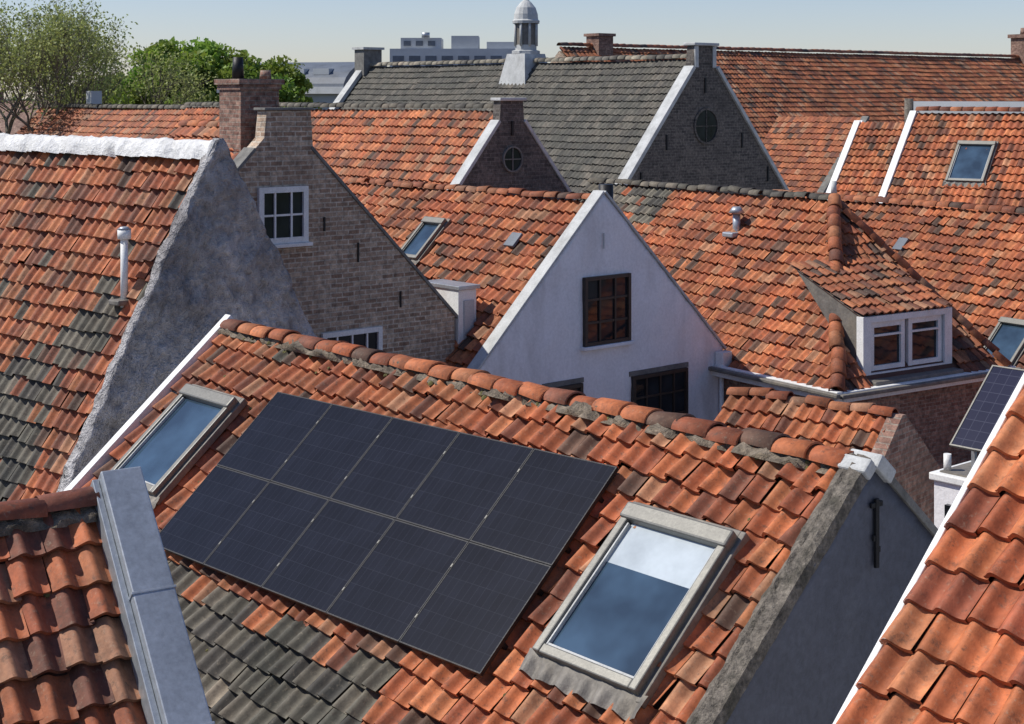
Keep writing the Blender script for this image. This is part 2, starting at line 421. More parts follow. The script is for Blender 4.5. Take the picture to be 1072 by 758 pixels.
def moss(name, parent, fr, spots):
    """small irregular tufts on a roof plane: spots = (a, s, n, r)"""
    O, A, S, Nn = fr; vs = []; fs = []
    for (a, s, h, r) in spots:
        k = len(vs); m = 7
        vs.append(O+A*a+S*s+Nn*(h+r*.55))
        for ring, (q, zz) in enumerate(((.6, .42), (1, -.1))):
            for i in range(m):
                t = 2*math.pi*i/m; rr = r*q*rnd.uniform(.7, 1.25)
                vs.append(O+A*(a+math.cos(t)*rr)+S*(s+math.sin(t)*rr)+Nn*(h+r*zz*rnd.uniform(.7, 1.2)))
        for i in range(m):
            fs.append((k, k+1+i, k+1+(i+1) % m)); fs.append((k+1+i, k+1+m+i, k+1+m+(i+1) % m, k+1+(i+1) % m))
    mk(name, vs, fs, M['moss'], parent, smooth=True)

# ------------------------------------------------------------------ ground
mk("ground", [(-3000, -500, -.004), (3000, -500, -.004), (3000, 5000, -.004), (-3000, 5000, -.004)], [(0, 1, 2, 3)], M['grass'])
mk("street", [(-60, -20, 0), (80, -20, 0), (80, 160, 0), (-60, 160, 0)], [(0, 1, 2, 3)], M['asphalt'])

# ------------------------------------------------------------------ 1 main house
H1 = group("pantile_roof_house", -3.70, 20.01, -49)
T1 = .863
f1 = slope_fr(0, 9.0, T1)
holes = [(.62, 1.66, 1.12, 2.45), (8.25, 9.33, 1.05, 2.45)]
tiles("front_roof_tiles", H1, (0, 0, 8.93), (1, 0, 0), f1[2], 9.92, 5.7, zone(lambda a, s: (s+.08*np.sin(a*5) > 3.08) & (a < 6.75), .99), tw=.207, tl=.275, nu=10, amp=.076, holes=holes, jit=1.6, lift=.05)
b1 = slope_fr(0, 9.0, T1, False)
tiles("rear_roof_tiles", H1, (0, 0, 8.93), (1, 0, 0), b1[2], 9.90, 5.0, c_dull, nu=6, jit=1.3)
prism("walls", H1, 0.02, 9.98, 4.2, 3.7, 8.9, T1, T1, 0, M['white'], .14)
caps("ridge_tiles", H1, (-.02, 0, 8.99), (9.86, 0, 8.99), .108, .37, lambda a, s: c_orange(a, s)*1.05, jit=1.3, nseg=10, wide=1.4)
lumpy("ridge_mortar", H1, (-.02, 0, 8.94), (9.95, 0, 8.94), .165, .055, M['mortar'], amp=.065)
boxes("left_verge_board", [(-.14, -.005, -.1, 5.7, -.10, .08)], M['whitewood'], H1, f1, .01)
moss("ridge_moss", H1, f1, [(rnd.uniform(.2, 9.8), abs(rnd.gauss(.16, .05)), rnd.uniform(.0, .03), rnd.uniform(.015, .04)) for _ in range(60)]+[(rnd.uniform(.2, 9.8), rnd.uniform(.2, 5.5), rnd.uniform(-.04, .0), rnd.uniform(.01, .03)) for _ in range(160)])
O, A, S, Nn = f1; vs = []; fs = []
n = 110
for i in range(n+1):
    s = -.02+5.6*i/n
    for (a, h) in ((9.84, .0), (9.87, .06), (9.93, .085), (9.965, .07), (9.98, .095), (10.04, .09), (10.10, .08), (10.115, -.02)):
        q = O+A*a+S*s; e = noise.noise(q*4)*.04+noise.noise(q*11)*.05
        vs.append(O+A*(a+(e if a < 9.9 else e*.25))+S*s+Nn*(h+e*.6))
for i in range(n):
    for j in range(7): fs.append((i*8+j, i*8+j+1, (i+1)*8+j+1, (i+1)*8+j))
mk("verge_capping", vs, fs, M['wood'], H1)
gable_wall("side_gable_wall", H1, 9.90, 10.10, -4.3, 4.0, 0, lambda y: 9.04-T1*abs(y)-.03, M['bluewall'], .012, 80, 50)
boxes("back_gable_coping", [(9.86, 10.13, .10, 5.2, .0, .07)], M['greystone'], H1, b1, .01)
boxes("gable_apex_stone", [(9.84, 10.16, -.02, .24, -.02, .11)], M['stone'], H1, b1, .02)
boxes("gable_apex_stone_front", [(9.86, 10.14, .0, .14, -.02, .10)], M['stone'], H1, f1, .02)
boxes("iron_wall_anchor", [(10.118, 10.15, -.022, .022, 8.18, 8.74), (10.118, 10.145, -.075, -.024, 8.67, 8.715), (10.118, 10.145, .024, .075, 8.67, 8.715), (10.118, 10.145, -.045, -.024, 8.40, 8.45), (10.118, 10.145, .024, .045, 8.30, 8.35)], M['black'], H1, bevel=.006)
skylight("roof_window", H1, f1, .58, 1.72, 1.10, 2.52)
skylight("roof_window", H1, f1, 8.20, 9.38, 1.02, 2.52, blind=True)

# solar array (mounted very slightly out of square with the old, uneven roof)
SA = group("solar_panel_array", -3.70, 20.01, -49)
x0, x1, s0, s1 = 2.36, 7.82, .76, 2.96
th = math.radians(1.7); ctr = f1[0]+f1[1]*5.05+f1[2]*1.85
A_ = f1[1]*math.cos(th)-f1[2]*math.sin(th); S_ = f1[2]*math.cos(th)+f1[1]*math.sin(th)
fp = (ctr-A_*5.05-S_*1.85, A_, S_, f1[3])
pw = (x1-x0)/5; ph = (s1-s0)/2; L = []; cl = []
vs = []; fs = []; uvs = []
nb = .105
O, A, S, Nn = fp
for i in range(5):
    for j in range(2):
        a0, a1 = x0+i*pw+.004, x0+(i+1)*pw-.004; b0, b1_ = s0+j*ph+.004, s0+(j+1)*ph-.004
        w = .012
        L += [(a0, a0+w, b0, b1_, nb, nb+.040), (a1-w, a1, b0, b1_, nb, nb+.040), (a0+w, a1-w, b0, b0+w, nb, nb+.040), (a0+w, a1-w, b1_-w, b1_, nb, nb+.040)]
        k = len(vs)
        for (a, s) in ((a0+w, b0+w), (a1-w, b0+w), (a1-w, b1_-w), (a0+w, b1_-w)):
            vs.append(O+A*a+S*s+Nn*(nb+.037)); uvs.append((a-a0-w, s-b0-w))
        fs.append((k+3, k+2, k+1, k))
    for j in (.25, .75, 1.25, 1.75):
        if i < 4: cl.append((x0+(i+1)*pw-.008, x0+(i+1)*pw+.008, s0+j*ph-.018, s0+j*ph+.018, nb+.03, nb+.044))
boxes("panel_frames", L, M['black'], SA, fp)
o = mk("solar_cells", vs, fs, M['panel'], SA)
uv = o.data.uv_layers.new(name="UVMap")
for p in o.data.polygons:
    for li in p.loop_indices: uv.data[li].uv = uvs[o.data.loops[li].vertex_index]
boxes("panel_backing", [(x0+.01, x1-.01, s0+.01, s1-.01, nb+.002, nb+.02)], M['black'], SA, fp)
boxes("panel_clamps", cl, M['frame'], SA, fp)
boxes("mounting_rails", [(x0+.02, x1-.02, s0+.3, s0+.34, .03, nb), (x0+.02, x1-.02, s0+.85, s0+.89, .03, nb), (x0+.02, x1-.02, s1-.9, s1-.86, .03, nb), (x0+.02, x1-.02, s1-.35, s1-.31, .03, nb)], M['black'], SA, fp)

# ------------------------------------------------------------------ foreground right roof
H2 = group("orange_roof_house", 3.736, 9.74, -49)
T2 = .863; f2 = slope_fr(0, 11.03, T2)
tiles("front_roof_tiles", H2, (0, 0, 11.0), (1, 0, 0), f2[2], 5.0, 6.0, c_bright, tw=.195, tl=.27, nu=14, amp=.072, jit=.9, sag=.02, lift=.05)
prism("walls", H2, 0.05, 5.0, 4.4, 3, 11.0, T2, T2, 0, M['white'], .14)
boxes("verge_board", [(-.045, -.003, 0, 6.0, -.16, .0)], M['whitewood'], H2, f2, .008)
caps("ridge_tiles", H2, (0, 0, 11.1), (5, 0, 11.1), .13, .38, c_bright)
tiles("rear_roof_tiles", H2, (0, 0, 11.0), (1, 0, 0), slope_fr(0, 11, T2, False)[2], 5.0, 4.0, c_bright, nu=4)

# ------------------------------------------------------------------ foreground left roof
H3 = group("small_pantile_house", -3.0, 11.0, 32)
T3 = .95; f3 = slope_fr(0, 9.13, T3)
def c_red(a, s): return pick(ORANGE, OW, len(a))*np.array([.92, .90, .95])
tiles("front_roof_tiles", H3, (-6, 0, 9.04), (1, 0, 0), f3[2], 6.0, 5.0, c_red, tw=.225, tl=.29, nu=14, amp=.080, jit=1.4)
prism("walls", H3, -6, .25, 3.5, 3.5, 9.1, T3, T3, 0, M['render'], .14)
tiles("rear_roof_tiles", H3, (-6, 0, 9.04), (1, 0, 0), slope_fr(0, 9, T3, False)[2], 6.0, 4.0, c_red, nu=4)
caps("ridge_tiles", H3, (-6, 0, 9.09), (-.03, 0, 9.09), .10, .38, c_red, jit=2, wide=1.3)
lumpy("ridge_mortar", H3, (-6, 0, 9.02), (0, 0, 9.02), .14, .06, M['mortar'], amp=.05)
boxes("zinc_verge_cap", [(.02, .32, -.08, 5.0, -.12, .17)], M['zinc'], H3, f3, .012)
boxes("zinc_upstand", [(-.03, .017, -.06, 5.0, -.05, .10)], M['zinc'], H3, f3, .006)
boxes("zinc_seams", [(.012, .328, s, s+.02, -.10, .176) for s in (.9, 1.9, 2.9, 3.9)], M['zinc'], H3, f3, .004)
moss("roof_moss", H3, f3, [(rnd.uniform(-3, 0), rnd.uniform(.2, 3), rnd.uniform(-.09, -.05), rnd.uniform(.01, .03)) for _ in range(60)])

# ------------------------------------------------------------------ left rendered house
H4 = group("rough_rendered_house", -4.51, 23.0, -41)
T4 = 1.8; f4 = slope_fr(0, 11.1, T4)
def cond4(a, s):
    ph_ = np.array([noise.noise(Vector((x*.5, y*.45, 3.3))) for x, y in zip(a, s)])
    return (s+ph_*2.0 > 3.15) & (a < 9.2+ph_*1.5)
tiles("front_roof_tiles", H4, (-10, 0, 11.08), (1, 0, 0), f4[2], 10.0, 7.3, zone(cond4, .87), tw=.212, tl=.29, nu=8, amp=.074, jit=1.5)
tiles("rear_roof_tiles", H4, (-10, 0, 11.08), (1, 0, 0), slope_fr(0, 11.1, T4, False)[2], 9.98, 7.0, c_dull, nu=4)
prism("walls", H4, -10, .05, 3.5, 3.5, 11.1, T4, T4, 0, M['render'], .22)
def top4(y):
    return min(11.36-.05*abs(y)*abs(y), 11.42-T4*abs(y)*(1.0 if y < 0 else .94))
gable_wall("rough_gable_wall", H4, .0, .20, -3.75, 3.9, 0, top4, M['render'], .095, 180, 200, 1.8)
lumpy("whitewashed_ridge", H4, (-10, 0, 11.18), (.14, 0, 11.18), .20, .15, M['whitemortar'], amp=.035)
fl = (-.48, -1.23)
cyl("flue_pipe", (fl[0], fl[1], 8.9), (fl[0], fl[1], 9.95), .055, .055, M['whitewood'], H4)
cyl("flue_cowl", (fl[0], fl[1], 9.90), (fl[0], fl[1], 10.04), .10, .10, M['whitewood'], H4)
cyl("flue_top", (fl[0], fl[1], 10.042), (fl[0], fl[1], 10.08), .105, .05, M['zinc'], H4)
boxes("flue_flashing", [(fl[0]-.13, fl[0]+.13, -1.42, -1.1, 8.94, 9.02)], M['lead'], H4, bevel=.02)

# ------------------------------------------------------------------ brick house
H5 = group("brick_gable_house", -3.96, 26.5, -49)
T5 = 1.0
def top5(y):
    if abs(y-.1) < .46: return 11.74
    return 11.66-abs(y)
gable_wall("brick_gable_wall", H5, -.3, 0, -3.78, 3.80, 0, top5, M['brick'], .006, 76*2, 30)
coping("gable_coping", H5, -.33, .03, 11.62, T5, 3.85, 3.86, M['greystone'], .06, .55)
boxes("gable_pier_cap", [(-.34, .04, -.40, .60, 11.743, 11.79)], M['greystone'], H5, bevel=.01)
prism("walls", H5, -3.5, -.05, 3.75, 3.75, 11.5, T5, T5, 0, M['brick'])
for fr_, nm in ((True, "front"), (False, "back")):
    tiles(nm+"_roof_tiles", H5, (-3.5, 0, 11.4), (1, 0, 0), slope_fr(0, 11, T5, fr_)[2], 3.2, 5.3, c_orange, nu=4)
caps("ridge_tiles", H5, (-3.5, 0, 11.45), (-.33, 0, 11.45))
window("white_window", H5, .0, -0.03, 9.93, 1.0, .98, 3, 2, M['whitewood'], M['glass'], .10, .035, M['whitewood'])
window("lower_window", H5, .0, 1.42, 7.15, 1.3, 1.3, 4, 3, M['whitewood'], M['glass'], .09, .035, M['whitewood'])
boxes("chimney_stack", [(-1.28, -.56, -.52, .26, 10.4, 12.1)], M['brickred'], H5)
boxes("chimney_corbels", [(-1.31, -.53, -.55, .29, 12.103, 12.19), (-1.35, -.49, -.59, .33, 12.193, 12.29)], M['brickred'], H5)
cyl("chimney_pot", (-1.1, -.25, 12.29), (-1.1, -.25, 12.68), .11, .09, M['black'], H5)
cyl("chimney_pot_clay", (-.75, .1, 12.29), (-.75, .1, 12.45), .11, .09, M['brickred'], H5)
boxes("iron_wall_anchors", [(.008, .03, 1.55, 1.58, 9.0, 9.35), (.008, .03, 2.5, 2.53, 8.1, 8.4), (.008, .03, .82, .85, 9.6, 9.85), (.008, .03, -1.0, -.96, 8.7, 9.1)], M['black'], H5)
boxes("side_dormer_box", [(-1.0, .05, 3.86, 4.30, 5, 8.30)], M['whitewood'], H5, bevel=.01)
boxes("side_dormer_roof", [(-1.1, .10, 3.83, 4.36, 8.303, 8.38)], M['zinc'], H5, bevel=.01)
boxes("side_dormer_door", [(.053, .08, 3.98, 4.22, 6.2, 8.1)], M['concrete'], H5)

# ------------------------------------------------------------------ white gable house
H6 = group("white_gable_house", 1.8, 30.0, -49)
T6 = .97; f6 = slope_fr(0, 9.95, T6)
tiles("front_roof_tiles", H6, (-8.6, 0, 9.88), (1, 0, 0), f6[2], 8.4, 4.75, c_orange, nu=6, jit=1.4, holes=[(3.95, 4.65, 1.0, 2.1)], sag=.04)
tiles("rear_roof_tiles", H6, (-8.6, 0, 9.88), (1, 0, 0), slope_fr(0, 9.9, T6, False)[2], 8.4, 4.9, c_dull, nu=4)
prism("walls", H6, -8.6, -.05, 3.3, 3.45, 9.9, T6, T6, 0, M['white'])
caps("ridge_tiles", H6, (-8.6, 0, 9.96), (-.2, 0, 9.96), .11, .36, c_dull, jit=2)
gable_wall("white_gable_wall", H6, -.22, 0, -3.35, 3.52, 0, lambda y: 10.09-T6*abs(y), M['white'], .018, 100, 60)
coping("gable_coping", H6, -.26, .04, 10.10, T6, 3.42, 3.58, M['stone'], .05, 0)
window("attic_window", H6, 0.01, .06, 7.80, 1.26, 1.34, 3, 3, M['brown'], M['glass'], .07, .045, M['white'])
window("lower_window", H6, 0.01, 1.56, 5.72, 1.6, 1.35, 4, 3, M['brown'], M['glass'], .07, .04, M['white'], M['greystone'])
window("lower_window_small", H6, 0.01, -1.10, 5.74, .95, 1.4, 2, 3, M['brown'], M['glass'], .07, .04, M['white'], M['greystone'])
boxes("iron_wall_anchors", [(.018, .04, -.04, -.015, 9.0, 9.3)], M['stone'], H6)
cyl("downpipe", (.09, 3.38, 3), (.09, 3.38, 6.5), .05, .05, M['whitewood'], H6)
boxes("rain_hopper", [(0.02, .24, 3.25, 3.55, 6.3, 6.62)], M['whitewood'], H6, bevel=.02)
cyl("stove_pipe", (-.7, .75, 9), (-.7, .75, 10.2), .15, .15, M['black'], H6)
skylight("roof_window", H6, f6, -4.65, -3.95, 1.0, 2.1, big=False)
boxes("roof_hatch", [(-1.75, -1.45, 1.1, 1.45, .04, .10)], M['slate'], H6, f6, .01)

# ------------------------------------------------------------------ hipped roof house
H7 = group("hipped_roof_house", 7.16, 34.0, -56)
f7 = slope_fr(0, 9.7, 1.0); k2 = math.sqrt(2)
def c_mixed(a, s):
    c = c_orange(a, s); g = c_grey(a, s)*1.3
    m = (s < 1.3) & (a < 3.6) & (RNG.random(len(a)) < .8); c[m] = g[m]; return c
tiles("front_roof_tiles", H7, (-9, 0, 9.61), (1, 0, 0), f7[2], 12.6, 3.35*k2, c_mixed, nu=6, jit=1.5, poly=[(0, 0), (9, 0), (9+3.35, 3.35*k2), (0, 3.35*k2)], sag=.05)
tiles("rear_roof_tiles", H7, (-9, 0, 9.61), (1, 0, 0), slope_fr(0, 9, 1.0, False)[2], 9.3, 2.2*k2, c_dull, nu=4, poly=[(0, 0), (9, 0), (9.3, 2.2*k2), (0, 2.2*k2)])
tiles("hip_roof_tiles", H7, (0, -3.5, 9.61), (0, 1, 0), Vector((1, 0, -1)), 5.3, 3.35*k2, c_dull, nu=6, jit=1.3, poly=[(3.5, 0), (3.5+1.62, 3.35*k2), (.15, 3.35*k2)],
      holes=[(1.1, 3.75, 3.0, 4.6)])
caps("ridge_tiles", H7, (-9, 0, 9.70), (0, 0, 9.70), .12, .38, c_grey, jit=2)
caps("hip_tiles", H7, (0, 0, 9.74), (3.4, -3.4, 6.38), .14, .36, c_dull, jit=1.5)
caps("hip_tiles_rear", H7, (0, 0, 9.70), (3.4, 1.62, 6.34), .12, .36, c_dull, jit=1.5)
vs = [(-9, -3.2, 0), (3.2, -3.2, 0), (3.2, 1.5, 0), (-9, 1.5, 0), (-9, -3.2, 6.34), (3.2, -3.2, 6.34), (3.2, 1.5, 6.34), (-9, 1.5, 6.34)]
mk("brick_walls", vs, [(0, 1, 5, 4), (1, 2, 6, 5), (2, 3, 7, 6), (3, 0, 4, 7), (4, 5, 6, 7)], M['brickred'], H7)
boxes("eaves_fascia", [(-9, 3.50, -3.52, -3.37, 6.12, 6.34), (3.36, 3.52, -3.367, 1.75, 6.12, 6.32)], M['whitewood'], H7, bevel=.01)
boxes("gutter", [(-9, 3.6, -3.64, -3.523, 6.24, 6.32), (3.523, 3.64, -3.5, 1.8, 6.22, 6.30)], M['lead'], H7, bevel=.02)
# dormer, tile-clad roof running back into the hip slope
for y in (-2.28, .18):
    P = [(3.0, 6.40), (3.0, 7.62), (1.15, 8.42), (2.0, 7.5)]
    vs = [(px_, y-.035, pz_) for px_, pz_ in P]+[(px_, y+.035, pz_) for px_, pz_ in P]
    mk("dormer_cheek", vs, [(0, 1, 2, 3), (7, 6, 5, 4)]+[(i, 4+i, 4+(i+1) % 4, (i+1) % 4) for i in range(4)], M['lead'], H7)
boxes("dormer_front", [(2.9, 3.08, -2.36, -2.14, 6.40, 7.62), (2.9, 3.08, .04, .26, 6.40, 7.62), (2.9, 3.08, -2.14, .04, 7.50, 7.62), (2.9, 3.08, -2.14, .04, 6.40, 6.50)], M['whitewood'], H7)
tiles("dormer_roof_tiles", H7, (1.05, -2.36, 8.50), (0, 1, 0), Vector((2.0, 0, -.87)), 2.62, 2.17, c_dull, nu=6, tl=.29, sag=.01, amp=.065, lift=.04)
boxes("dormer_lead_apron", [(2.95, 3.4, -2.35, .25, 6.28, 6.395)], M['lead'], H7, bevel=.03)
window("dormer_casement", H7, 2.95, -1.60, 7.0, 1.0, .98, 1, 1, M['whitewood'], M['glass'], .11, .03)
window("dormer_casement", H7, 2.95, -.49, 7.0, 1.0, .98, 1, 1, M['whitewood'], M['glass'], .11, .03)
boxes("dormer_transoms", [(2.97, 3.03, -2.0, -1.2, 7.20, 7.24), (2.97, 3.03, -.9, -.1, 7.20, 7.24)], M['whitewood'], H7)
cyl("roof_vent", (-2.3, -.8, 8.7), (-2.3, -.8, 9.25), .09, .09, M['zinc'], H7)
cyl("roof_vent_cowl", (-2.3, -.8, 9.28), (-2.3, -.8, 9.42), .19, .09, M['zinc'], H7)
boxes("roof_vent_flashing", [(-2.48, -2.12, -1.1, -.65, 8.72, 8.84)], M['zinc'], H7, bevel=.03)
cyl("hip_finial", (0, 0, 9.8), (0, 0, 10.1), .07, .05, M['stone'], H7)

H8 = group("terraced_house", 9.3, 42.0, -56)
f8 = slope_fr(0, 9.1, .95); k8 = math.sqrt(1+.95**2)
tiles("front_roof_tiles", H8, (-3, 0, 9.06), (1, 0, 0), f8[2], 17, 5.6*k8, c_orange, nu=5, jit=1.4, holes=[(10.05, 10.9, 3.4, 4.6)])
tiles("rear_roof_tiles", H8, (-3, 0, 9.06), (1, 0, 0), slope_fr(0, 9, .95, False)[2], 17, 4, c_dull, nu=4)
caps("ridge_tiles", H8, (-3, 0, 9.16), (14, 0, 9.16), .14, .4, c_dull)
prism("walls", H8, -2.9, 13.9, 5.4, 4, 9.05, .95, .95, 0, M['brick'])
skylight("roof_window", H8, f8, 7.0, 7.95, 3.3, 4.7, big=False)
boxes("roof_hatch", [(2.6, 2.9, 1.2, 1.6, .05, .11)], M['slate'], H8, f8)

# ------------------------------------------------------------------ small roof below hip + white annex + panel
H9 = group("low_outbuilding", 3.44, 24.0, -40)
tiles("front_roof_tiles", H9, (0, 0, 7.30), (1, 0, 0), slope_fr(0, 7, .85)[2], 2.75, 3.6, c_orange, nu=6, jit=1.5)
tiles("rear_roof_tiles", H9, (0, 0, 7.30), (1, 0, 0), slope_fr(0, 7, .85, False)[2], 2.75, 3.0, c_dull, nu=4)
caps("ridge_tiles", H9, (0, 0, 7.36), (2.75, 0, 7.36), .11, .36, c_dull, jit=2)
gable_wall("brick_gable", H9, 2.7, 2.92, -2.7, 2.4, 0, lambda y: 7.42-.85*abs(y), M['brickred'], .004, 50, 6)
prism("walls", H9, 0, 2.75, 2.6, 2.3, 7.26, .85, .85, 0, M['brickred'])
H10 = group("white_annex", 6.3, 20.0, -49)
boxes("walls", [(-.4, 3.5, -.75, 3.2, 0, 7.02)], M['white'], H10)
boxes("roof_edge", [(-.45, 3.56, -.80, 3.26, 7.023, 7.12)], M['whitewood'], H10, bevel=.015)
boxes("flat_roof", [(-.35, 3.4, -.70, 3.1, 7.123, 7.14)], M['lead'], H10)
boxes("annex_window", [(-.2, .5, -.82, -.755, 5.9, 6.75)], M['glass'], H10)
cyl("roof_lamp", (-.3, -.6, 7.14), (-.3, -.6, 7.35), .05, .05, M['whitewood'], H10)
SB = group("solar_panel", 6.3, 20.0, -49)
fb = slope_fr(0, 8.45, .9)
boxes("panel_frame", [(0, .02, 0, 1.34, 0, .04), (1.78, 1.80, 0, 1.34, 0, .04), (.02, 1.78, 0, .02, 0, .04), (.02, 1.78, 1.32, 1.34, 0, .04), (.89, .91, .02, 1.32, 0, .04)], M['frame'], SB, fb)
m_, nt_, b_ = new_mat("blue_solar_cell")
tcx = N(nt_, "ShaderNodeTexCoord").outputs["Object"]
brx = N(nt_, "ShaderNodeTexBrick"); brx.offset = 0; nt_.links.new(tcx, brx.inputs["Vector"])
brx.inputs["Scale"].default_value = 1; brx.inputs["Brick Width"].default_value = .15; brx.inputs["Row Height"].default_value = .115; brx.inputs["Mortar Size"].default_value = .0035
brx.inputs["Color1"].default_value = (.010, .011, .03, 1); brx.inputs["Color2"].default_value = (.014, .015, .036, 1); brx.inputs["Mortar"].default_value = (.045, .048, .075, 1)
nt_.links.new(brx.outputs[0], b_.inputs["Base Color"]); b_.inputs["Roughness"].default_value = .25; b_.inputs["IOR"].default_value = 1.35
boxes("solar_cells", [(.02, .89, .02, 1.32, 0, .032), (.91, 1.78, .02, 1.32, 0, .032)], m_, SB, fb)
boxes("support_legs", [(.1, .15, -.05, 0, 7.14, 8.4), (1.6, 1.65, -.05, 0, 7.14, 8.4), (.1, .15, -.68, -.63, 7.14, 7.82), (1.6, 1.65, -.68, -.63, 7.14, 7.82)], M['zinc'], SB)

# ------------------------------------------------------------------ dark gable house
H11 = group("dark_brick_gable_house", 0.0, 42.0, -49)
T11 = 1.2; k = math.sqrt(1+T11**2)
tiles("front_roof_tiles", H11, (-18, 0, 11.55), (1, 0, 0), slope_fr(0, 11, T11)[2], 17.8, 3.6*k, c_orange, nu=5, mat='tilefar', tw=.23, tl=.32)
caps("ridge_tiles", H11, (-18, 0, 11.66), (-.3, 0, 11.66), .14, .4, c_grey)
prism("walls", H11, -18, -.1, 3.5, 3.5, 11.55, T11, T11, 0, M['brickdark'])
gable_wall("gable_wall", H11, -.3, 0, -3.55, 3.55, 0, lambda y: 11.85 if abs(y) < .42 else 11.80-T11*abs(y), M['brickdark'], .002, 142, 6)
coping("gable_coping", H11, -.32, .05, 11.78, T11, 3.6, 3.6, M['stone'], .10, .42)
boxes("gable_pier_cap", [(-.36, .08, -.48, .48, 11.853, 11.94)], M['stone'], H11, bevel=.02)
def round_window(par, y, z, r, ringmat):
    vs = []; fs = []; n = 32
    for (rr, x) in ((r, .004), (r, .06), (r*.88, .06), (r*.88, .01)):
        for i in range(n):
            t = 2*math.pi*i/n; vs.append((x, y+rr*math.cos(t), z+rr*math.sin(t)))
    for q in range(3):
        for i in range(n): fs.append((q*n+i, q*n+(i+1) % n, (q+1)*n+(i+1) % n, (q+1)*n+i))
    mk("round_window_frame", vs, fs, ringmat, par)
    mk("round_window_glass", [(.02, y+r*.90*math.cos(2*math.pi*i/n), z+r*.90*math.sin(2*math.pi*i/n)) for i in range(n)], [tuple(range(n))], M['glass'], par)
    boxes("round_window_bars", [(.022, .045, y-.015, y+.015, z-r*.88, z+r*.88), (.022, .043, y-r*.88, y+r*.88, z-.015, z+.015)], ringmat, par)
round_window(H11, 0, 10.25, .36, M['greystone'])
boxes("iron_anchor", [(.004, .04, -.03, .03, 10.9, 11.3)], M['black'], H11)

# ------------------------------------------------------------------ church
H12 = group("church", 7.575, 60.0, -49)
T12 = 1.17; k = math.sqrt(1+T12**2)
def c_slate(a, s):
    c = pick(GREY, GW, len(a))*np.array([.74, .78, .84]); return c*0.6+0.35*c.mean(0)
tiles("front_roof_tiles", H12, (-22.6, 0, 13.4), (1, 0, 0), slope_fr(0, 13, T12)[2], 22.4, 7*k, c_slate, nu=5, mat='tilefar', tw=.25, tl=.36, amp=.07)
tiles("rear_roof_tiles", H12, (-22.6, 0, 13.4), (1, 0, 0), slope_fr(0, 13, T12, False)[2], 22.4, 7*k, c_slate, nu=3, mat='tilefar', tw=.5, tl=.5, amp=.05)
caps("ridge_tiles", H12, (-22.6, 0, 13.5), (-.3, 0, 13.5), .18, .45, lambda a, s: c_grey(a, s)*2)
prism("walls", H12, -22.5, -.1, 6.9, 6.9, 13.35, T12, T12, 0, M['brickdark'])
gable_wall("gable_wall", H12, -.4, 0, -7.1, 7.1, 0, lambda y: 13.95 if abs(y) < .62 else 13.85-T12*abs(y), M['brickdark'], .002, 190, 6)
coping("gable_coping", H12, -.42, .10, 13.8, T12, 7.2, 7.2, M['stone'], .16, .63)
boxes("gable_pier_cap", [(-.5, .13, -.72, .72, 13.953, 14.07)], M['stone'], H12, bevel=.03)
boxes("pier_corner_stones", [(.004, .05, -.62, -.42, 13.1, 13.94), (.004, .05, .42, .62, 13.1, 13.94)], M['stone'], H12)
coping("west_coping", H12, -22.9, -22.4, 13.6, T12, 7.2, 7.2, M['stone'], .2, 0)
boxes("west_chimney", [(-23.0, -22.2, -.55, .55, 13, 14.3)], M['greystone'], H12)
boxes("west_chimney_cap", [(-23.1, -22.1, -.65, .65, 14.303, 14.42)], M['stone'], H12)
round_window(H12, 0.05, 10.8, .72, M['brickdark'])
boxes("wall_anchors", [(.004, .05, y-.04, y+.04, z-.3, z+.3) for (y, z) in ((-2.2, 10.2), (2.2, 10.2), (-3.6, 8.8), (3.8, 8.8), (0, 12.4))], M['black'], H12)
cx = -10.6
vs = [(cx-.95, -.9, 12.2), (cx+.95, -.9, 12.2), (cx+.95, .9, 12.2), (cx-.95, .9, 12.2), (cx-.6, -.6, 13.85), (cx+.6, -.6, 13.85), (cx+.6, .6, 13.85), (cx-.6, .6, 13.85)]
mk("turret_base", vs, [(0, 1, 5, 4), (1, 2, 6, 5), (2, 3, 7, 6), (3, 0, 4, 7), (4, 5, 6, 7)], M['stone'], H12)
lathe("turret_lantern", cx, 0, [(.66, 13.85), (.66, 13.98), (.50, 14.02), (.50, 14.25)], M['stone'], H12, 8)
lathe("turret_louvres", cx, 0, [(.48, 14.25), (.48, 15.2)], M['lead'], H12, 8)
for i in range(8):
    t = 2*math.pi*i/8+math.pi/8; c_, s_ = math.cos(t)*.50, math.sin(t)*.50
    cyl("turret_column_%d" % i, (cx+c_, s_, 14.2), (cx+c_, s_, 15.25), .06, .06, M['stone'], H12, 8)
lathe("turret_dome", cx, 0, [(.60, 15.2), (.62, 15.32), (.55, 15.38), (.53, 15.62), (.44, 15.9), (.26, 16.12), (.12, 16.25), (.07, 16.5), (.12, 16.62), (.03, 16.8), (.02, 17.3)], M['stone'], H12, 16)

# ------------------------------------------------------------------ far red hall
H13 = group("red_roof_hall", 4.0, 80.0, 38)
f13 = slope_fr(0, 14.5, .85); k = math.sqrt(1+.85**2)
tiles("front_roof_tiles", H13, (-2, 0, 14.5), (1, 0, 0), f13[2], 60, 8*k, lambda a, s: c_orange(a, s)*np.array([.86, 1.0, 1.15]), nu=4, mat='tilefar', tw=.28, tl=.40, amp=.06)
caps("ridge_tiles", H13, (-2, 0, 14.6), (58, 0, 14.6), .18, .5, c_dull)
prism("walls", H13, -2, 58, 7.8, 7.8, 14.4, .85, .85, 0, M['brick'])
boxes("chimney", [(.2, 1.2, -.6, .4, 14, 15.1), (.1, 1.3, -.7, .5, 15.103, 15.25)], M['brickred'], H13)
boxes("far_chimney", [(38.4, 39.8, -.8, .5, 13.5, 15.9), (38.25, 39.95, -.95, .65, 15.903, 16.15)], M['brickred'], H13)
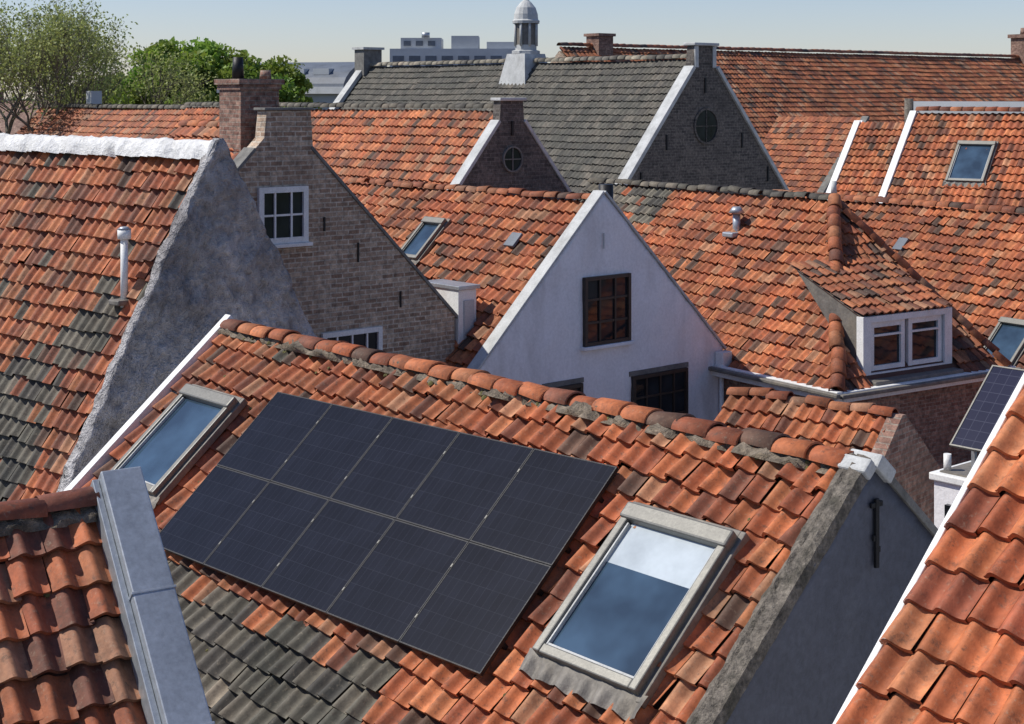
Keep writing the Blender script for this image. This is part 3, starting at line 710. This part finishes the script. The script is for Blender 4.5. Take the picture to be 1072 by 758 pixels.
cyl("far_chimney_pot", (39.1, -.1, 16.15), (39.1, -.1, 16.6), .3, .25, M['brickred'], H13)

# right back group
H14 = group("orange_gable_house", 13.6, 52.0, -38)
T14 = 1.1; f14 = slope_fr(0, 11.4, T14); k = math.sqrt(1+T14**2)
tiles("front_roof_tiles", H14, (.2, 0, 11.4), (1, 0, 0), f14[2], 12, 4.5*k, c_orange, nu=5, tw=.23, tl=.32, mat='tilefar', holes=[(1.95, 2.95, 1.55, 2.95)])
prism("walls", H14, .1, 12, 4.4, 4.4, 11.4, T14, T14, 0, M['white'])
coping("gable_coping", H14, -.02, .22, 11.4, T14, 4.6, 4.6, M['whitewood'], .14, 0)
caps("ridge_tiles", H14, (.2, 0, 11.5), (12, 0, 11.5), .15, .4, c_dull)
skylight("roof_window", H14, f14, 2.05, 3.3, 1.35, 3.0, big=True)
boxes("ridge_beam", [(-.3, 12, .5, 1.2, 11.2, 11.80)], M['concrete'], H14)
cyl("corner_post", (-.1, 0, 10), (-.1, 0, 11.9), .15, .15, M['wood'], H14)
H15 = group("orange_gable_house", 12.6, 56.0, -38)
tiles("front_roof_tiles", H15, (.2, 0, 11.0), (1, 0, 0), f14[2], 4.5, 4.5*k, c_orange, nu=5, tw=.23, tl=.32, mat='tilefar')
prism("walls", H15, .1, 4.5, 4.4, 4.4, 11.0, T14, T14, 0, M['white'])
coping("gable_coping", H15, -.02, .22, 11.0, T14, 4.6, 4.6, M['whitewood'], .14, 0)
H16 = group("tiled_shed", 15.8, 68.0, -49)
tiles("front_roof_tiles", H16, (-5, 0, 11.0), (1, 0, 0), slope_fr(0, 10, 1.0)[2], 5, 6, c_dull, nu=4, mat='tilefar', tw=.26, tl=.36)
prism("walls", H16, -5, 0, 4, 4, 11, 1, 1, 0, M['brickdark'])
boxes("gable_coping", [(-.2, .15, 0, 6, 0, .12)], M['greystone'], H16, slope_fr(0, 11, 1.0))

H17 = group("long_tiled_house", -11.0, 58.0, -49)
tiles("front_roof_tiles", H17, (-16, 0, 11.45), (1, 0, 0), slope_fr(0, 10, 1.0)[2], 17, 6, c_dull, nu=4, mat='tilefar', tw=.26, tl=.35)
prism("walls", H17, -16, 1, 4, 4, 11.4, 1, 1, 0, M['brick'])
caps("ridge_tiles", H17, (-16, 0, 11.5), (1, 0, 11.5), .16, .45, c_grey)
boxes("chimney", [(-2.9, -1.6, 1.6, 2.6, 9, 12.1)], M['concrete'], H17)
boxes("chimney_cap", [(-3.0, -1.5, 1.5, 2.7, 12.103, 12.25)], M['slate'], H17)
boxes("small_chimney", [(-12.0, -11.5, .2, .7, 11, 12.2)], M['concrete'], H17)

# distant buildings
D1 = group("office_building", -5.5, 150, 0)
boxes("blocks", [(-6.5, 6.5, 0, 12, 0, 16.6), (-5.5, -1.5, 1, 6, 16.603, 17.7), (-.5, 2.2, 1, 6, 16.603, 17.9), (3, 6, 1, 6, 16.603, 17.3)], M['concrete'], D1)
boxes("window_bands", [(-6.2+i*1.6, -5.1+i*1.6, -.1, -.004, 14.6, 15.9) for i in range(8)]+[(-5.2+i*1.2, -4.5+i*1.2, .9, .996, 16.9, 17.4) for i in range(3)], M['slate'], D1)
cyl("roof_duct", (-3, .5, 17.7), (-3, .5, 18.2), .4, .4, M['zinc'], D1)
D2 = group("slate_roof_hall", -12.0, 92, -20)
vs = []; fs = []; n = 14
for x in (-4, 4):
    for i in range(n+1):
        t = math.pi*i/n; vs.append((x, -math.cos(t)*4, 12.3+math.sin(t)*1.7))
for i in range(n): fs.append((i, i+1, n+1+i+1, n+1+i))
fs += [tuple(range(n+1)), tuple(range(n+1, 2*n+2))]
mk("barrel_roof", vs, fs, M['slate'], D2)
boxes("walls", [(-4, 4, -3.9, 3.9, 0, 12.3)], M['concrete'], D2)
boxes("roof_edge", [(-4.1, 4.1, -4.2, -3.95, 12.1, 12.5)], M['whitewood'], D2)
boxes("rooflights", [(-3+i*1.6, -2+i*1.6, -3.4, -2.2, 13.2, 13.55) for i in range(4)], M['concrete'], D2)
for i, (x, y, w, h, m_n) in enumerate([(-40, 120, 12, 11.5, 'brick'), (-24, 130, 10, 12, 'brick'), (-10, 118, 8, 12.6, 'white'), (60, 140, 16, 14, 'brick'), (80, 150, 14, 14.5, 'concrete'), (30, 170, 10, 15.5, 'concrete'), (-60, 160, 16, 12, 'brick')]):
    g = group("distant_house", x, y, -20)
    prism("walls", g, -w/2, w/2, 4, 4, h, .8, .8, 0, M[m_n], .2)
    r = slope_fr(-w/2, h, .8); boxes("roof", [(0, w, 0, 5.3, 0, .1)], M['slate'] if i % 2 else M['brickred'], g, r)
    boxes("chimney", [(-1, -.2, -.4, .4, h-1, h+.9)], M['brickred'], g)

# ------------------------------------------------------------------ trees
def leaves(name, parent, pts, size, cols):
    n = len(pts); pts = np.array(pts)
    a = RNG.normal(size=(n, 3)); a /= np.linalg.norm(a, axis=1)[:, None]
    b = RNG.normal(size=(n, 3)); b = np.cross(a, b); b /= np.linalg.norm(b, axis=1)[:, None]
    sz = size*RNG.uniform(.6, 1.3, (n, 1)); a = a*sz; b = b*sz*.6
    V = np.stack([pts-a, pts+b, pts+a, pts-b], 1).reshape(-1, 3)
    me = bpy.data.meshes.new(name); me.from_pydata(V.tolist(), [], np.arange(4*n).reshape(-1, 4).tolist()); me.update()
    ca_ = me.color_attributes.new("Col", 'FLOAT_COLOR', 'POINT'); C = np.ones((4*n, 4)); C[:, :3] = np.repeat(cols, 4, 0)
    ca_.data.foreach_set("color", C.ravel()); me.materials.append(M['leaf'])
    o = bpy.data.objects.new(name, me); scene.collection.objects.link(o); o.parent = parent
def branches(name, parent, segs):
    vs = []; fs = []
    for p0, p1, r0, r1 in segs:
        d = (p1-p0).normalized(); u = d.orthogonal().normalized(); w = d.cross(u); k = len(vs)
        for p, r in ((p0, r0), (p1, r1)):
            for i in range(4): t = 2*math.pi*i/4; vs.append(p+(u*math.cos(t)+w*math.sin(t))*r)
        for i in range(4): fs.append((k+i, k+(i+1) % 4, k+4+(i+1) % 4, k+4+i))
    mk(name, vs, fs, M['bark'], parent, smooth=True)
def grow(p, d, L_, r, depth, segs, tips, spread=.6, up=.15):
    q = p+d*L_; segs.append((p, q, r, r*.68))
    if depth == 0: tips.append(q); return
    for i in range(3):
        nd = (d+Vector((rnd.gauss(0, spread), rnd.gauss(0, spread), rnd.gauss(0, spread*.7)+up))).normalized()
        grow(q if i else p+d*L_*rnd.uniform(.6, .95), nd, L_*rnd.uniform(.62, .84), r*.60, depth-1, segs, tips, spread, up)
def tree(name, x, y, trunk_h, L0, r0, depth, nleaf, lsz, base, spread=.55, jitter=.5, up=.15):
    g = group(name, x, y); segs = []; tips = []
    grow(Vector((0, 0, 0)), Vector((0, 0, 1)), trunk_h, r0, 0, segs, tips)
    top = tips.pop()
    for i in range(4):
        a = i*1.57+rnd.random(); grow(top-Vector((0, 0, rnd.random()*trunk_h*.2)), Vector((math.cos(a)*.7, math.sin(a)*.7, .8)).normalized(), L0, r0*.6, depth, segs, tips, spread, up)
    branches("trunk_and_limbs", g, segs)
    pts = []; cols = []
    for t in tips:
        tint = rnd.uniform(.65, 1.25)
        for _ in range(nleaf):
            pts.append((t.x+rnd.gauss(0, jitter), t.y+rnd.gauss(0, jitter), t.z+rnd.gauss(0, jitter*.8)))
            v = tint*rnd.uniform(.75, 1.25); cols.append((base[0]*v, base[1]*v, base[2]*v))
    leaves("leaf_crown", g, pts, lsz, np.array(cols))
def dense_tree(name, x, y, cz, R, H, nclump, nleaf, lsz, base):
    g = group(name, x, y); segs = []; pts = []; cols = []
    fork = Vector((0, 0, cz-H*.8)); segs.append((Vector((0, 0, 0)), fork, .4, .28))
    for i in range(nclump):
        v = Vector((rnd.gauss(0, 1), rnd.gauss(0, 1), rnd.gauss(0, 1)+.25)).normalized()*rnd.uniform(.55, 1.0)
        c = Vector((v.x*R, v.y*R, cz+v.z*H)); cr = rnd.uniform(.45, 1.0)
        mid = fork.lerp(c, .5)+Vector((0, 0, .2)); segs.append((fork, mid, .11, .06)); segs.append((mid, c, .06, .02))
        tint = rnd.uniform(.7, 1.3); yel = rnd.uniform(.85, 1.3)
        for _ in range(nleaf):
            d = Vector((rnd.gauss(0, 1), rnd.gauss(0, 1), rnd.gauss(0, 1))).normalized()*(rnd.random()**.45)*cr
            pts.append((c.x+d.x*1.15, c.y+d.y*1.15, c.z+d.z*.8))
            w = tint*rnd.uniform(.75, 1.2); cols.append((base[0]*w*yel, base[1]*w, base[2]*w))
    branches("trunk_and_limbs", g, segs); leaves("leaf_crown", g, pts, lsz, np.array(cols))
dense_tree("leafy_tree", -16.6, 78, 12.0, 3.5, 2.5, 110, 220, .16, (.19, .31, .045))
dense_tree("leafy_tree", -13.4, 82, 11.8, 2.6, 2.2, 70, 200, .16, (.17, .28, .04))
dense_tree("leafy_tree", -23.5, 92, 11.0, 3.8, 2.1, 60, 150, .15, (.20, .26, .06))
tree("budding_tree", -20.6, 70, 8.0, 2.7, .22, 6, 5, .075, (.30, .34, .10), .42, .35, up=.14)
tree("budding_tree", -25.0, 76, 8.6, 2.9, .22, 6, 5, .08, (.28, .33, .10), .42, .35, up=.14)
dense_tree("leafy_tree", 40, 118, 13, 2.6, 2.6, 30, 120, .18, (.12, .19, .04))
pts = []; cols = []
for i in range(260):
    X = rnd.uniform(-220, 240); Y = rnd.uniform(230, 330); h = rnd.uniform(8, 13); r = rnd.uniform(3, 6); tn = rnd.uniform(.6, 1.2)
    for _ in range(90):
        v = Vector((rnd.gauss(0, 1), rnd.gauss(0, 1), rnd.gauss(0, 1))).normalized()
        pts.append((X+v.x*r, Y+v.y*r, h*.55+v.z*h*.45)); w = tn*rnd.uniform(.7, 1.2); cols.append((.07*w, .10*w, .04*w))
g = group("distant_trees", 0, 0); leaves("foliage_mass", g, pts, 1.1, np.array(cols))

# ------------------------------------------------------------------ light, sky, camera
sd = Vector((-.995, .04, 0)).normalized(); el = math.radians(50)
sdir = Vector((sd.x*math.cos(el), sd.y*math.cos(el), math.sin(el)))
ld = bpy.data.lights.new("sun", 'SUN'); ld.energy = 5.0; ld.angle = math.radians(.5); ld.color = (1, .95, .87)
sun = bpy.data.objects.new("sun", ld); sun.rotation_euler = sdir.to_track_quat('Z', 'Y').to_euler(); scene.collection.objects.link(sun)
w = bpy.data.worlds.new("World"); scene.world = w; w.use_nodes = True
nt = w.node_tree; bg = nt.nodes["Background"]; sk = nt.nodes.new("ShaderNodeTexSky"); sk.sky_type = 'NISHITA'; sk.sun_disc = False
sk.sun_elevation = el; sk.sun_rotation = math.atan2(sd.x, sd.y) % (2*math.pi)
sk.air_density = 1.0; sk.dust_density = 0.3; sk.ozone_density = 3.0; sk.altitude = 0
tint = mix(nt, 'MULTIPLY', 1.0, sk.outputs[0], (.93, .90, 1.04))
nt.links.new(tint, bg.inputs[0]); bg.inputs[1].default_value = .115
scene.view_settings.view_transform = 'Standard'; scene.view_settings.look = 'None'; scene.view_settings.exposure = 0
cd = bpy.data.cameras.new("camera"); cd.sensor_width = 36; cd.lens = 1600/1072*36; cd.shift_y = -(379-100)/1072; cd.clip_end = 6000; cd.clip_start = .1
cam = bpy.data.objects.new("camera", cd); cam.location = (0, 0, 12); cam.rotation_euler = (math.radians(90), 0, 0)
scene.collection.objects.link(cam); scene.camera = cam
